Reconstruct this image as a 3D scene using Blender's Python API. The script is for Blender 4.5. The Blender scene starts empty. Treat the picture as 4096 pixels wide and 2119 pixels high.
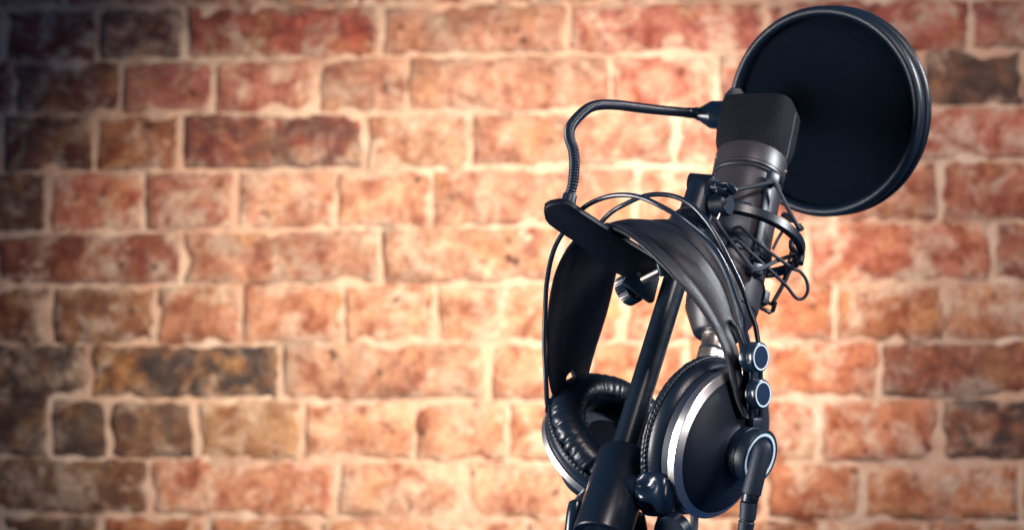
import bpy, bmesh, math, random
from mathutils import Vector, Matrix, noise
random.seed(7)
R = math.radians
sc = bpy.context.scene
col = sc.collection

# ------------------------------------------------------------------ camera
PITCH = 12.0
cam_d = bpy.data.cameras.new('camera'); cam = bpy.data.objects.new('camera', cam_d); col.objects.link(cam)
cam.location = (0, 0, 1.2); cam.rotation_euler = (R(90 + PITCH), 0, 0)
cam_d.lens = 70; cam_d.sensor_width = 36; cam_d.clip_start = 0.05; cam_d.clip_end = 60
cam_d.dof.use_dof = True; cam_d.dof.focus_distance = 1.28; cam_d.dof.aperture_fstop = 7.6
sc.camera = cam
MW = Matrix.Translation((0, 0, 1.2)) @ Matrix.Rotation(R(90 + PITCH), 4, 'X')
M3 = MW.to_3x3()
F = 4096 / 36 * 70

def P(x, y, d):                      # measured pixel of the 4096 px photograph + metres from the camera -> world point
    return MW @ Vector(((x - 2048) / F * d, (1059.5 - y) / F * d, -d))
CROP = dict(a=(2800, 0, 1.481), b=(2100, 350, 1.4811), c=(2650, 650, 2.0508), d=(2100, 1250, 1.5336),
            e=(2220, 1700, 3.1817), f=(2150, 1400, 3.332), g=(2700, 650, 3.809), h=(2700, 1150, 3.8075),
            i=(2300, 950, 3.809))
def Q(k, x, y, d):
    ox, oy, s = CROP[k]
    return P(ox + x / s, oy + y / s, d)
def view_frame(p):
    et = (MW.translation - p).normalized()
    er = (M3 @ Vector((1, 0, 0))); er = (er - et * er.dot(et)).normalized()
    return er, et.cross(er), et
def vdir(p, ix, iy, phi):            # direction that runs (ix, iy up) across the view and phi degrees away from pointing at the camera
    er, eu, et = view_frame(p)
    v = (er * ix + eu * iy).normalized()
    return (v * math.sin(R(phi)) + et * math.cos(R(phi))).normalized()

# ------------------------------------------------------------------ world, lights, exposure
world = bpy.data.worlds.new('World'); sc.world = world; world.use_nodes = True
bg = world.node_tree.nodes['Background']
bg.inputs[0].default_value = (0.13, 0.38, 1.0, 1); bg.inputs[1].default_value = 0.105
sc.view_settings.view_transform = 'Standard'; sc.view_settings.look = 'None'
sc.view_settings.exposure = 0; sc.view_settings.gamma = 1
sc.render.engine = 'CYCLES'; sc.cycles.use_denoising = True
sc.cycles.max_bounces = 6

def lamp(name, kind, loc, target, power, color, size=None, size_y=None, cone=None, blend=0.5, spread=None):
    l = bpy.data.lights.new(name, kind); o = bpy.data.objects.new(name, l); col.objects.link(o)
    o.location = loc; o.rotation_euler = (Vector(target) - Vector(loc)).to_track_quat('-Z', 'Y').to_euler()
    l.energy = power; l.color = color
    if kind == 'AREA':
        l.shape = 'RECTANGLE' if size_y else 'SQUARE'; l.size = size
        if size_y: l.size_y = size_y
        if spread: l.spread = R(spread)
    if kind == 'SPOT':
        l.spot_size = R(cone); l.spot_blend = blend; l.shadow_soft_size = size or 0.1
    return o
# wall spot stands out of frame high at the right, clear of the gear, so no shadow of it falls on the bricks
lamp('wall_spot', 'SPOT', P(7180, -4250, 0.9), P(1980, 1170, 2.6), 530, (1.0, 0.80, 0.60), size=0.04, cone=36, blend=1.0)
lamp('wall_flood', 'SPOT', P(3700, -2300, 1.5), P(3500, 1150, 2.6), 74, (1.0, 0.80, 0.66), size=0.08, cone=60, blend=1.0)
# studio softboxes on the black gear
lamp('softbox_left', 'AREA', P(-6500, 1700, 1.08), P(2600, 1450, 1.3), 6.5, (1.0, 0.94, 0.90), size=0.52, size_y=0.85, spread=60)
lamp('softbox_right', 'AREA', P(20000, 200, 0.42), P(2700, 1300, 1.3), 1.2, (1.0, 0.90, 0.86), size=0.30, size_y=0.6, spread=80)
lamp('softbox_top', 'AREA', P(6800, -7600, 0.65), P(2700, 1100, 1.3), 1.5, (1.0, 0.86, 0.82), size=0.15, size_y=0.34, spread=80)
lamp('softbox_rim', 'AREA', P(8800, -2000, 1.38), P(2450, 1250, 1.32), 2.0, (0.95, 0.96, 1.0), size=0.22, size_y=0.3, spread=50)

# ------------------------------------------------------------------ materials
def new_mat(name):
    m = bpy.data.materials.new(name); m.use_nodes = True
    return m, m.node_tree, m.node_tree.nodes['Principled BSDF']
def N(nt, t, **kw):
    n = nt.nodes.new(t)
    for k, v in kw.items():
        if k.startswith('i_'): n.inputs[int(k[2:])].default_value = v
        else: setattr(n, k, v)
    return n
def plain(name, colr, rough=0.45, metal=0.0, bump=0.0, bscale=900.0, spec=0.5, coat=0.0, vary=0.0):
    m, nt, b = new_mat(name)
    b.inputs['Base Color'].default_value = (*colr, 1); b.inputs['Roughness'].default_value = rough
    b.inputs['Metallic'].default_value = metal; b.inputs['Specular IOR Level'].default_value = spec
    b.inputs['Coat Weight'].default_value = coat
    tc = N(nt, 'ShaderNodeTexCoord')
    if vary:
        nz = N(nt, 'ShaderNodeTexNoise'); nz.inputs['Scale'].default_value = 90; nz.inputs['Detail'].default_value = 6
        nt.links.new(tc.outputs['Object'], nz.inputs['Vector'])
        mr = N(nt, 'ShaderNodeMapRange'); mr.inputs[3].default_value = rough - vary; mr.inputs[4].default_value = rough + vary
        nt.links.new(nz.outputs['Fac'], mr.inputs[0]); nt.links.new(mr.outputs[0], b.inputs['Roughness'])
    if bump:
        nz = N(nt, 'ShaderNodeTexNoise'); nz.inputs['Scale'].default_value = bscale; nz.inputs['Detail'].default_value = 4
        nt.links.new(tc.outputs['Object'], nz.inputs['Vector'])
        bp = N(nt, 'ShaderNodeBump'); bp.inputs['Strength'].default_value = bump; bp.inputs['Distance'].default_value = 0.0006
        nt.links.new(nz.outputs['Fac'], bp.inputs['Height']); nt.links.new(bp.outputs[0], b.inputs['Normal'])
    return m
NAVY = (0.0045, 0.0125, 0.026)
M = {}
M['plastic'] = plain('black_plastic', NAVY, 0.38, bump=0.15, bscale=1500, vary=0.10, spec=0.36)
M['satin'] = plain('satin_black_metal', (0.004, 0.009, 0.017), 0.29, bump=0.06, bscale=1800, vary=0.1, spec=0.4)
M['gloss'] = plain('glossy_black_plastic', NAVY, 0.22, bump=0.05, bscale=300, vary=0.05)
M['rubber'] = plain('black_rubber', (0.005, 0.013, 0.028), 0.55, bump=0.3, bscale=1200, spec=0.3)
M['rim'] = plain('satin_black_rim', (0.003, 0.008, 0.017), 0.36, bump=0.1, bscale=900, spec=0.30, vary=0.06)
M['plate'] = plain('dull_black_plate', (0.002, 0.0045, 0.010), 0.5, bump=0.1, bscale=1200, spec=0.18)
M['cup'] = plain('cup_shell_black', (0.006, 0.012, 0.024), 0.46, bump=0.25, bscale=2200, spec=0.3)
M['mic'] = plain('charcoal_microphone_coating', (0.032, 0.030, 0.038), 0.40, metal=0.25, bump=0.12, bscale=2600, vary=0.06)
M['mic_dark'] = plain('dark_groove', (0.008, 0.014, 0.026), 0.5)
M['chrome'] = plain('brushed_steel', (0.72, 0.69, 0.67), 0.34, metal=1.0, bump=0.05, bscale=700, vary=0.06)
M['nickel'] = plain('worn_nickel', (0.62, 0.55, 0.50), 0.34, metal=1.0, bump=0.10, bscale=500, vary=0.14)
M['thread'] = plain('zinc_thread', (0.60, 0.55, 0.50), 0.32, metal=1.0)
M['badge'] = plain('navy_badge', (0.001, 0.014, 0.044), 0.5, spec=0.2)
M['badge_ring'] = plain('pale_badge_ring', (0.60, 0.70, 0.74), 0.4)
M['badge_edge'] = plain('teal_badge_edge', (0.02, 0.13, 0.20), 0.4)
M['cord'] = plain('woven_black_cord', (0.008, 0.016, 0.030), 0.7, bump=0.5, bscale=2500)
M['wire'] = plain('coated_arch_wire', (0.008, 0.016, 0.030), 0.22, vary=0.05)
M['stitch'] = plain('black_thread', (0.02, 0.028, 0.042), 0.6)
M['foam'] = plain('black_foam', (0.0015, 0.003, 0.006), 0.95, spec=0.1, bump=0.6, bscale=900)

def leather(name, colr, rough, scale, strength):
    m, nt, b = new_mat(name)
    b.inputs['Base Color'].default_value = (*colr, 1); b.inputs['Specular IOR Level'].default_value = 0.38
    tc = N(nt, 'ShaderNodeTexCoord')
    v = N(nt, 'ShaderNodeTexVoronoi'); v.inputs['Scale'].default_value = scale
    v.feature = 'DISTANCE_TO_EDGE'
    nz = N(nt, 'ShaderNodeTexNoise'); nz.inputs['Scale'].default_value = 60; nz.inputs['Detail'].default_value = 8
    mx = N(nt, 'ShaderNodeVectorMath', operation='ADD'); sc_ = N(nt, 'ShaderNodeVectorMath', operation='SCALE'); sc_.inputs['Scale'].default_value = 0.0012
    nt.links.new(tc.outputs['Object'], nz.inputs['Vector'])
    nt.links.new(nz.outputs['Color'], sc_.inputs[0]); nt.links.new(sc_.outputs[0], mx.inputs[1])
    nt.links.new(tc.outputs['Object'], mx.inputs[0]); nt.links.new(mx.outputs[0], v.inputs['Vector'])
    bp = N(nt, 'ShaderNodeBump'); bp.inputs['Strength'].default_value = strength; bp.inputs['Distance'].default_value = 0.0005
    nt.links.new(v.outputs['Distance'], bp.inputs['Height']); nt.links.new(bp.outputs[0], b.inputs['Normal'])
    mr = N(nt, 'ShaderNodeMapRange'); mr.inputs[3].default_value = rough - 0.08; mr.inputs[4].default_value = rough + 0.08
    nt.links.new(nz.outputs['Fac'], mr.inputs[0]); nt.links.new(mr.outputs[0], b.inputs['Roughness'])
    return m
M['leather'] = leather('black_grained_leather', (0.0115, 0.0140, 0.022), 0.43, 1500, 0.3)
M['cushion'] = leather('soft_black_leather', (0.005, 0.011, 0.021), 0.34, 420, 0.2)

def weave(name, base, hole, ku, kv, rough, alpha=None, spec=0.5):
    m, nt, b = new_mat(name)
    uv = N(nt, 'ShaderNodeUVMap'); sp = N(nt, 'ShaderNodeSeparateXYZ'); nt.links.new(uv.outputs[0], sp.inputs[0])
    def wave(out, k):
        a = N(nt, 'ShaderNodeMath', operation='MULTIPLY'); a.inputs[1].default_value = k
        s = N(nt, 'ShaderNodeMath', operation='SINE'); nt.links.new(out, a.inputs[0]); nt.links.new(a.outputs[0], s.inputs[0])
        ab = N(nt, 'ShaderNodeMath', operation='ABSOLUTE'); nt.links.new(s.outputs[0], ab.inputs[0]); return ab.outputs[0]
    w1, w2 = wave(sp.outputs[0], ku), wave(sp.outputs[1], kv)
    mul = N(nt, 'ShaderNodeMath', operation='MULTIPLY'); nt.links.new(w1, mul.inputs[0]); nt.links.new(w2, mul.inputs[1])
    rmp = N(nt, 'ShaderNodeMapRange'); rmp.inputs[1].default_value = 0.25; rmp.inputs[2].default_value = 0.7
    nt.links.new(mul.outputs[0], rmp.inputs[0])
    mix = N(nt, 'ShaderNodeMix', data_type='RGBA'); mix.inputs[6].default_value = (*base, 1); mix.inputs[7].default_value = (*hole, 1)
    tcw = N(nt, 'ShaderNodeTexCoord'); nzw = N(nt, 'ShaderNodeTexNoise'); nzw.inputs['Scale'].default_value = 420; nzw.inputs['Detail'].default_value = 5; nzw.inputs['Roughness'].default_value = 0.8
    nt.links.new(tcw.outputs['Object'], nzw.inputs['Vector'])
    lw = N(nt, 'ShaderNodeMapRange'); lw.inputs[1].default_value = 0.56; lw.inputs[2].default_value = 0.72; lw.inputs[4].default_value = 0.5; nt.links.new(nzw.outputs['Fac'], lw.inputs[0])
    specks = N(nt, 'ShaderNodeMix', data_type='RGBA'); nt.links.new(lw.outputs[0], specks.inputs[0]); specks.inputs[7].default_value = (0.022, 0.018, 0.018, 1)  # paler specks mixed at random over the weave
    nt.links.new(rmp.outputs[0], mix.inputs[0]); nt.links.new(mix.outputs[2], specks.inputs[6]); nt.links.new(specks.outputs[2], b.inputs['Base Color'])
    b.inputs['Roughness'].default_value = rough; b.inputs['Specular IOR Level'].default_value = spec
    bp = N(nt, 'ShaderNodeBump'); bp.invert = True; bp.inputs['Strength'].default_value = 0.9; bp.inputs['Distance'].default_value = 0.0005
    nt.links.new(mul.outputs[0], bp.inputs['Height']); nt.links.new(bp.outputs[0], b.inputs['Normal'])
    if alpha is not None:
        mr = N(nt, 'ShaderNodeMapRange'); mr.inputs[3].default_value = 1.0; mr.inputs[4].default_value = alpha
        nt.links.new(rmp.outputs[0], mr.inputs[0]); nt.links.new(mr.outputs[0], b.inputs['Alpha'])
    return m
M['grille'] = weave('wire_mesh_grille', (0.006, 0.0085, 0.014), (0.001, 0.002, 0.0045), math.pi / 0.0014, math.pi / 0.0014, 0.6, spec=0.12)
M['screen'] = weave('black_nylon_screen', (0.0030, 0.0058, 0.0110), (0.0012, 0.0032, 0.0070), math.pi / 0.0011, math.pi / 0.0011, 0.85, alpha=0.97, spec=0.02)

def brick_mat():
    m, nt, b = new_mat('weathered_brick')
    L = nt.links.new
    tc = N(nt, 'ShaderNodeTexCoord'); oi = N(nt, 'ShaderNodeObjectInfo')
    off = N(nt, 'ShaderNodeMath', operation='MULTIPLY'); off.inputs[1].default_value = 37.0; L(oi.outputs['Random'], off.inputs[0])
    add = N(nt, 'ShaderNodeVectorMath', operation='ADD'); L(tc.outputs['Object'], add.inputs[0]); L(off.outputs[0], add.inputs[1])
    def noi(vec, s, d, r=0.6, dist=0.0):
        n = N(nt, 'ShaderNodeTexNoise'); n.inputs['Scale'].default_value = s; n.inputs['Detail'].default_value = d
        n.inputs['Roughness'].default_value = r; n.inputs['Distortion'].default_value = dist; L(vec, n.inputs['Vector']); return n.outputs['Fac']
    def rng(x, lo, hi, a=0.0, c=1.0):
        r = N(nt, 'ShaderNodeMapRange'); r.inputs[1].default_value = lo; r.inputs[2].default_value = hi
        r.inputs[3].default_value = a; r.inputs[4].default_value = c; L(x, r.inputs[0]); return r.outputs[0]
    def mix(f, A, B):
        n = N(nt, 'ShaderNodeMix', data_type='RGBA')
        for s, v in ((6, A), (7, B)):
            if isinstance(v, tuple): n.inputs[s].default_value = (*v, 1)
            else: L(v, n.inputs[s])
        if isinstance(f, float): n.inputs[0].default_value = f
        else: L(f, n.inputs[0])
        return n.outputs[2]
    def mul(a, c):
        n = N(nt, 'ShaderNodeMath', operation='MULTIPLY'); n.use_clamp = True
        for s, v in ((0, a), (1, c)):
            if isinstance(v, float): n.inputs[s].default_value = v
            else: L(v, n.inputs[s])
        return n.outputs[0]
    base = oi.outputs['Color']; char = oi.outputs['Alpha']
    dark = N(nt, 'ShaderNodeMix', data_type='RGBA', blend_type='MULTIPLY'); dark.inputs[0].default_value = 1.0
    L(base, dark.inputs[6]); dark.inputs[7].default_value = (0.45, 0.27, 0.26, 1)
    c = mix(rng(noi(add.outputs[0], 27, 9, 0.74, 0.3), 0.41, 0.61), base, dark.outputs[2])
    # ochre bloom
    c = mix(mul(rng(noi(add.outputs[0], 16, 8, 0.74, 0.2), 0.52, 0.66), 0.55), c, (0.52, 0.29, 0.13))
    # lime residue lies over the wall as a whole
    lime = rng(noi(tc.outputs['Object'], 20, 10, 0.74, 0.35), 0.50, 0.62)
    c = mix(mul(lime, 0.82), c, (0.59, 0.48, 0.39))
    # broad chalky smears of old pointing across the faces
    c = mix(mul(rng(noi(tc.outputs['Object'], 8.5, 9, 0.72, 0.4), 0.585, 0.66), 0.62), c, (0.57, 0.47, 0.39))
    # mortar smeared over the arrises
    ra = N(nt, 'ShaderNodeAttribute'); ra.attribute_name = 'rim'
    sm_ = N(nt, 'ShaderNodeMath', operation='MULTIPLY_ADD'); sm_.inputs[1].default_value = 0.20; L(ra.outputs['Fac'], sm_.inputs[0]); L(noi(tc.outputs['Object'], 34, 9, 0.80, 0.2), sm_.inputs[2])
    c = mix(mul(rng(sm_.outputs[0], 0.64, 0.78), 0.8), c, (0.57, 0.48, 0.40))
    # fine grit
    gr_ = N(nt, 'ShaderNodeMix', data_type='RGBA', blend_type='MULTIPLY'); L(rng(noi(add.outputs[0], 150, 5, 0.7, 0.3), 0.40, 0.62, 0.45, 0.0), gr_.inputs[0]); L(c, gr_.inputs[6]); gr_.inputs[7].default_value = (0.40, 0.28, 0.25, 1); c = gr_.outputs[2]
    # kiln-burnt patches, strength set per brick
    inv = N(nt, 'ShaderNodeMath', operation='SUBTRACT'); inv.inputs[0].default_value = 1.0; L(char, inv.inputs[1])
    ch = rng(noi(add.outputs[0], 20, 6, 0.7, 1.0), 0.36, 0.56)
    c = mix(mul(ch, inv.outputs[0]), c, (0.032, 0.030, 0.034))
    # pits
    pit = rng(noi(add.outputs[0], 42, 3, 0.5, 0.2), 0.66, 0.71)
    c = mix(mul(pit, 0.85), c, (0.05, 0.025, 0.022))
    L(c, b.inputs['Base Color']); b.inputs['Roughness'].default_value = 0.92; b.inputs['Specular IOR Level'].default_value = 0.2
    bp = N(nt, 'ShaderNodeBump'); bp.inputs['Strength'].default_value = 0.8; bp.inputs['Distance'].default_value = 0.004
    L(noi(add.outputs[0], 55, 8, 0.7), bp.inputs['Height']); L(bp.outputs[0], b.inputs['Normal'])
    return m
M['brick'] = brick_mat()
def mortar_mat():
    m, nt, b = new_mat('lime_mortar'); L = nt.links.new
    tc = N(nt, 'ShaderNodeTexCoord')
    n1 = N(nt, 'ShaderNodeTexNoise'); n1.inputs['Scale'].default_value = 14; n1.inputs['Detail'].default_value = 8; n1.inputs['Roughness'].default_value = 0.7
    L(tc.outputs['Object'], n1.inputs['Vector'])
    r = N(nt, 'ShaderNodeValToRGB'); cr = r.color_ramp
    cr.elements[0].position = 0.30; cr.elements[0].color = (0.25, 0.14, 0.11, 1)
    cr.elements[1].position = 0.66; cr.elements[1].color = (0.54, 0.455, 0.38, 1)
    e = cr.elements.new(0.47); e.color = (0.44, 0.335, 0.27, 1)
    L(n1.outputs['Fac'], r.inputs[0])
    n3 = N(nt, 'ShaderNodeTexNoise'); n3.inputs['Scale'].default_value = 6.5; n3.inputs['Detail'].default_value = 7; n3.inputs['Roughness'].default_value = 0.68; L(tc.outputs['Object'], n3.inputs['Vector'])
    mr = N(nt, 'ShaderNodeMapRange'); mr.inputs[1].default_value = 0.44; mr.inputs[2].default_value = 0.60; mr.inputs[4].default_value = 0.62; L(n3.outputs['Fac'], mr.inputs[0])
    mx = N(nt, 'ShaderNodeMix', data_type='RGBA'); L(mr.outputs[0], mx.inputs[0]); L(r.outputs[0], mx.inputs[6]); mx.inputs[7].default_value = (0.46, 0.27, 0.19, 1)
    L(mx.outputs[2], b.inputs['Base Color'])
    b.inputs['Roughness'].default_value = 0.95; b.inputs['Specular IOR Level'].default_value = 0.2
    n2 = N(nt, 'ShaderNodeTexNoise'); n2.inputs['Scale'].default_value = 90; n2.inputs['Detail'].default_value = 6; L(tc.outputs['Object'], n2.inputs['Vector'])
    bp = N(nt, 'ShaderNodeBump'); bp.inputs['Strength'].default_value = 0.7; bp.inputs['Distance'].default_value = 0.003
    L(n2.outputs['Fac'], bp.inputs['Height']); L(bp.outputs[0], b.inputs['Normal'])
    return m
M['mortar'] = mortar_mat()

# ------------------------------------------------------------------ mesh helpers
def thing(name, label, cat, loc, group=None):
    o = bpy.data.objects.new(name, None); col.objects.link(o); o.location = loc; o.empty_display_size = 0.02
    o['label'] = label; o['category'] = cat
    if group: o['group'] = group
    return o
def root_of(o):
    while o.parent: o = o.parent
    return o
def part(name, geo, mat, parent, sharp=38, label=None, kind=None, uv=None):
    verts, faces = geo[0], geo[1]
    org = root_of(parent).location
    me = bpy.data.meshes.new(name)
    me.from_pydata([tuple(Vector(v) - org) for v in verts], [], faces)
    me.materials.append(mat)
    if len(geo) > 2 and geo[2]:
        ul = me.uv_layers.new(name='UVMap')
        for p in me.polygons:
            for li, uvc in zip(p.loop_indices, geo[2][p.index]): ul.data[li].uv = uvc
    me.validate(); me.update()
    bm = bmesh.new(); bm.from_mesh(me)
    bmesh.ops.recalc_face_normals(bm, faces=bm.faces); bm.to_mesh(me); bm.free()
    me.shade_smooth()
    me.set_sharp_from_angle(angle=R(sharp))
    o = bpy.data.objects.new(name, me); col.objects.link(o); o.parent = parent
    if label: o['label'] = label
    if kind: o['kind'] = kind
    return o
def join(*geos):
    V, Fc = [], []
    for g in geos:
        n = len(V); V += list(g[0]); Fc += [tuple(i + n for i in f) for f in g[1]]
    return V, Fc
def catmull(pts, n=8, closed=False):
    pts = [Vector(p) for p in pts]; out = []; m = len(pts)
    rngs = range(m if closed else m - 1)
    for i in rngs:
        if closed: p0, p1, p2, p3 = (pts[(i + k) % m] for k in (-1, 0, 1, 2))
        else:
            p1, p2 = pts[i], pts[i + 1]
            p0 = pts[i - 1] if i else p1 * 2 - p2
            p3 = pts[i + 2] if i + 2 < m else p2 * 2 - p1
        for k in range(n):
            t = k / n
            out.append(0.5 * ((2 * p1) + (p2 - p0) * t + (2 * p0 - 5 * p1 + 4 * p2 - p3) * t * t + (3 * p1 - p0 - 3 * p2 + p3) * t ** 3))
    if not closed: out.append(pts[-1])
    return out
def resample(pts, step):
    out = [pts[0]]; acc = 0.0
    for a, b in zip(pts, pts[1:]):
        l = (b - a).length
        while l > 1e-9 and acc + l >= step:
            t = (step - acc) / l; a = a.lerp(b, t); out.append(a.copy()); l = (b - a).length; acc = 0.0
        acc += l
    out.append(pts[-1]); return out
def tube(pts, rad, segs=12, closed=False, caps=True, rf=None):
    n = len(pts); V, Fc = [], []
    t0 = (pts[1] - pts[0]).normalized()
    up = Vector((0, 0, 1)) if abs(t0.z) < 0.9 else Vector((1, 0, 0))
    u = t0.cross(up).normalized()
    for i, p in enumerate(pts):
        a = pts[(i - 1) % n] if (closed or i) else p; b = pts[(i + 1) % n] if (closed or i < n - 1) else p
        t = (b - a).normalized()
        u = (u - t * u.dot(t)).normalized(); w = t.cross(u)
        r = rf(i) if rf else rad
        for k in range(segs):
            an = 2 * math.pi * k / segs
            V.append(p + u * (r * math.cos(an)) + w * (r * math.sin(an)))
    for i in range(n if closed else n - 1):
        j = (i + 1) % n
        for k in range(segs):
            l = (k + 1) % segs
            Fc.append((i * segs + k, i * segs + l, j * segs + l, j * segs + k))
    if caps and not closed:
        Fc.append(tuple(range(segs))); Fc.append(tuple(range((n - 1) * segs, n * segs)))
    return V, Fc
def frame(n, ref=None):
    n = n.normalized(); ref = ref or Vector((1, 0, 0))
    x = (ref - n * ref.dot(n)).normalized()
    return x, n.cross(x), n
def lathe(prof, org, n, segs=64, ref=None, rf=None, closed=False, cap=True):
    """prof: list of (u along n, r) in metres; rf(u, r, angle) may change the radius"""
    x, y, n = frame(n, ref); V, Fc, UV = [], [], []
    ln = [0]
    for a, b in zip(prof, prof[1:]): ln.append(ln[-1] + math.hypot(b[0] - a[0], b[1] - a[1]))
    for (u, r) in prof:
        for k in range(segs):
            an = 2 * math.pi * k / segs; rr, uu = r, u
            if rf:
                q = rf(u, r, an)
                if isinstance(q, tuple): uu, rr = q
                else: rr = q
            V.append(org + n * uu + x * (rr * math.cos(an)) + y * (rr * math.sin(an)))
    m = len(prof)
    rm = max(p[1] for p in prof)
    for i in range(m if closed else m - 1):
        j = (i + 1) % m
        for k in range(segs):
            l = (k + 1) % segs
            Fc.append((i * segs + k, i * segs + l, j * segs + l, j * segs + k))
            a0, a1 = 2 * math.pi * k / segs * rm, 2 * math.pi * (k + 1) / segs * rm
            UV.append([(a0, ln[i]), (a1, ln[i]), (a1, ln[j]), (a0, ln[j])])
    if cap and not closed:
        for base, q in ((0, prof[0]), ((m - 1) * segs, prof[-1])):
            if q[1] > 1e-6:
                Fc.append(tuple(range(base, base + segs)))
                UV.append([(math.cos(2 * math.pi * k / segs) * q[1], math.sin(2 * math.pi * k / segs) * q[1]) for k in range(segs)])
    return V, Fc, UV
def mm(*pts): return [(a * 0.001, b * 0.001) for a, b in pts]
def rbox(center, ax, ay, az, sx, sy, sz, bev=0.0006, segs=2):
    """bevelled box along three axes, full sizes"""
    bm = bmesh.new(); bmesh.ops.create_cube(bm, size=1)
    ax = ax.normalized(); ay = (ay - ax * ay.dot(ax)).normalized(); az = ax.cross(ay)
    for v in bm.verts: v.co = Vector((v.co.x * sx, v.co.y * sy, v.co.z * sz))
    bmesh.ops.bevel(bm, geom=list(bm.edges), offset=bev, segments=segs, affect='EDGES', profile=0.5)
    bm.verts.index_update()
    V = [center + ax * v.co.x + ay * v.co.y + az * v.co.z for v in bm.verts]; Fc = [tuple(v.index for v in f.verts) for f in bm.faces]
    bm.free(); return V, Fc
def prism(outline, vec, bev=0.0006):
    """closed outline of world points pushed along vec, rims bevelled"""
    bm = bmesh.new(); vs = [bm.verts.new(p) for p in outline]; f = bm.faces.new(vs)
    r = bmesh.ops.extrude_face_region(bm, geom=[f])
    nv = [g for g in r['geom'] if isinstance(g, bmesh.types.BMVert)]
    for v in nv: v.co += vec
    bmesh.ops.recalc_face_normals(bm, faces=bm.faces)
    big = [f for f in bm.faces if len(f.verts) == len(outline)]
    ed = list({e for f in big for e in f.edges})
    if bev: bmesh.ops.bevel(bm, geom=ed, offset=bev, segments=2, affect='EDGES', profile=0.5)
    bm.verts.index_update()
    V = [v.co.copy() for v in bm.verts]; Fc = [tuple(v.index for v in f.verts) for f in bm.faces]; bm.free(); return V, Fc
def torus(org, n, Rr, r, segs=96, ms=12, ref=None, rfun=None):
    x, y, n = frame(n, ref); V, Fc = [], []
    for i in range(segs):
        a = 2 * math.pi * i / segs; d = x * math.cos(a) + y * math.sin(a)
        rr = rfun(a) if rfun else r
        for k in range(ms):
            b = 2 * math.pi * k / ms
            V.append(org + d * (Rr + rr * math.cos(b)) + n * (rr * math.sin(b)))
    for i in range(segs):
        j = (i + 1) % segs
        for k in range(ms):
            l = (k + 1) % ms; Fc.append((i * ms + k, i * ms + l, j * ms + l, j * ms + k))
    return V, Fc
def ball(c, r, seg=12):
    return lathe([(r * math.sin(t), r * math.cos(t)) for t in [R(a) for a in range(-90, 91, 15)]], c, Vector((0, 0, 1)), seg)[:2]

# ------------------------------------------------------------------ brick wall
YAW = R(4.0)
wall_n = Vector((-math.sin(YAW), -math.cos(YAW), 0)).normalized()          # faces the camera, right end nearer
wall_o = P(2048, 1059.5, 2.6)
wall_u = Vector((0, 0, 1)).cross(wall_n).normalized(); wall_v = Vector((0, 0, 1))
if wall_u.x < 0: wall_u = -wall_u
CW = MW.translation
def on_wall(px, py):
    d = (P(px, py, 1.0) - CW); t = (wall_o - CW).dot(wall_n) / d.dot(wall_n); h = CW + d * t - wall_o
    return h.dot(wall_u), h.dot(wall_v)
wall = thing('brick_wall', 'old red brick wall with pale lime mortar behind the microphone', 'wall', wall_o)
rows_l = [-440, -210, 24, 235, 453, 680, 922, 1138, 1370, 1593, 1831, 2058, 2290, 2520]
rows_c = [-450, -225, 12, 219, 449, 672, 906, 1131, 1366, 1600, 1843, 2070, 2300, 2530]
rows_r = [-480, -250, -15, 199, 421, 640, 882, 1124, 1354, 1585, 1847, 2078, 2310, 2545]
def row_y(i, x):
    if x < 1700: t = (x - 600) / 1100; return rows_l[i] * (1 - t) + rows_c[i] * t
    t = (x - 1700) / 2100; return rows_c[i] * (1 - t) + rows_r[i] * t
joints = [
    [-900, -560, 160, 530, 1250, 1620, 2350, 2700, 3420, 3800, 4500, 4900],
    [-1000, -640, -260, 250, 676, 1050, 1418, 2150, 2600, 3030, 3750, 4100, 4850],
    [-750, -360, 12, 382, 735, 1521, 2270, 3065, 3886, 4300, 5000],
    [-1050, -330, 56, 485, 847, 1263, 1629, 2440, 2870, 3270, 3690, 4089, 4820],
    [-760, 0, 374, 720, 1458, 1879, 2700, 3050, 3560, 4230, 4960],
    [-950, -200, 191, 568, 938, 1338, 1720, 2544, 2950, 3330, 3763, 4180, 4950],
    [-760, -20, 723, 1518, 2250, 2650, 3230, 3975, 4400, 5100],
    [-930, -190, 199, 620, 962, 1374, 1740, 2500, 2950, 3342, 3783, 4200, 4960],
    [-760, -380, 350, 1120, 1960, 2350, 2750, 3060, 3517, 4230, 4990],
    [-880, -150, 199, 433, 775, 1211, 1656, 2030, 2450, 2850, 3278, 3763, 4200, 4960],
    [-860, -130, 596, 1346, 1860, 2600, 3060, 3453, 4085, 4830],
    [-750, 0, 405, 819, 1270, 1700, 2100, 2900, 3300, 3700, 4150, 4900],
    [-900, -160, 210, 960, 1330, 2080, 2450, 3200, 3580, 4330, 4980],
]
for k_ in range(2):                                       # two more courses below the frame
    joints.append([-900 + 210 * k_, -160 - 300 * k_, 210, 960 + 200 * k_, 1330 + 250 * k_, 2080, 2450, 3200, 3580, 4330, 4980])
    for rl in (rows_l, rows_c, rows_r): rl.append(rl[-1] + 231)
for r_, js in enumerate(joints):                          # the wall runs on past both sides of the frame
    k_ = r_
    while js[0] > -2500: js.insert(0, js[0] - (740 if k_ % 2 else 375)); k_ += 1
    while js[-1] < 6500: js.append(js[-1] + (740 if k_ % 2 else 375)); k_ += 1
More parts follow.
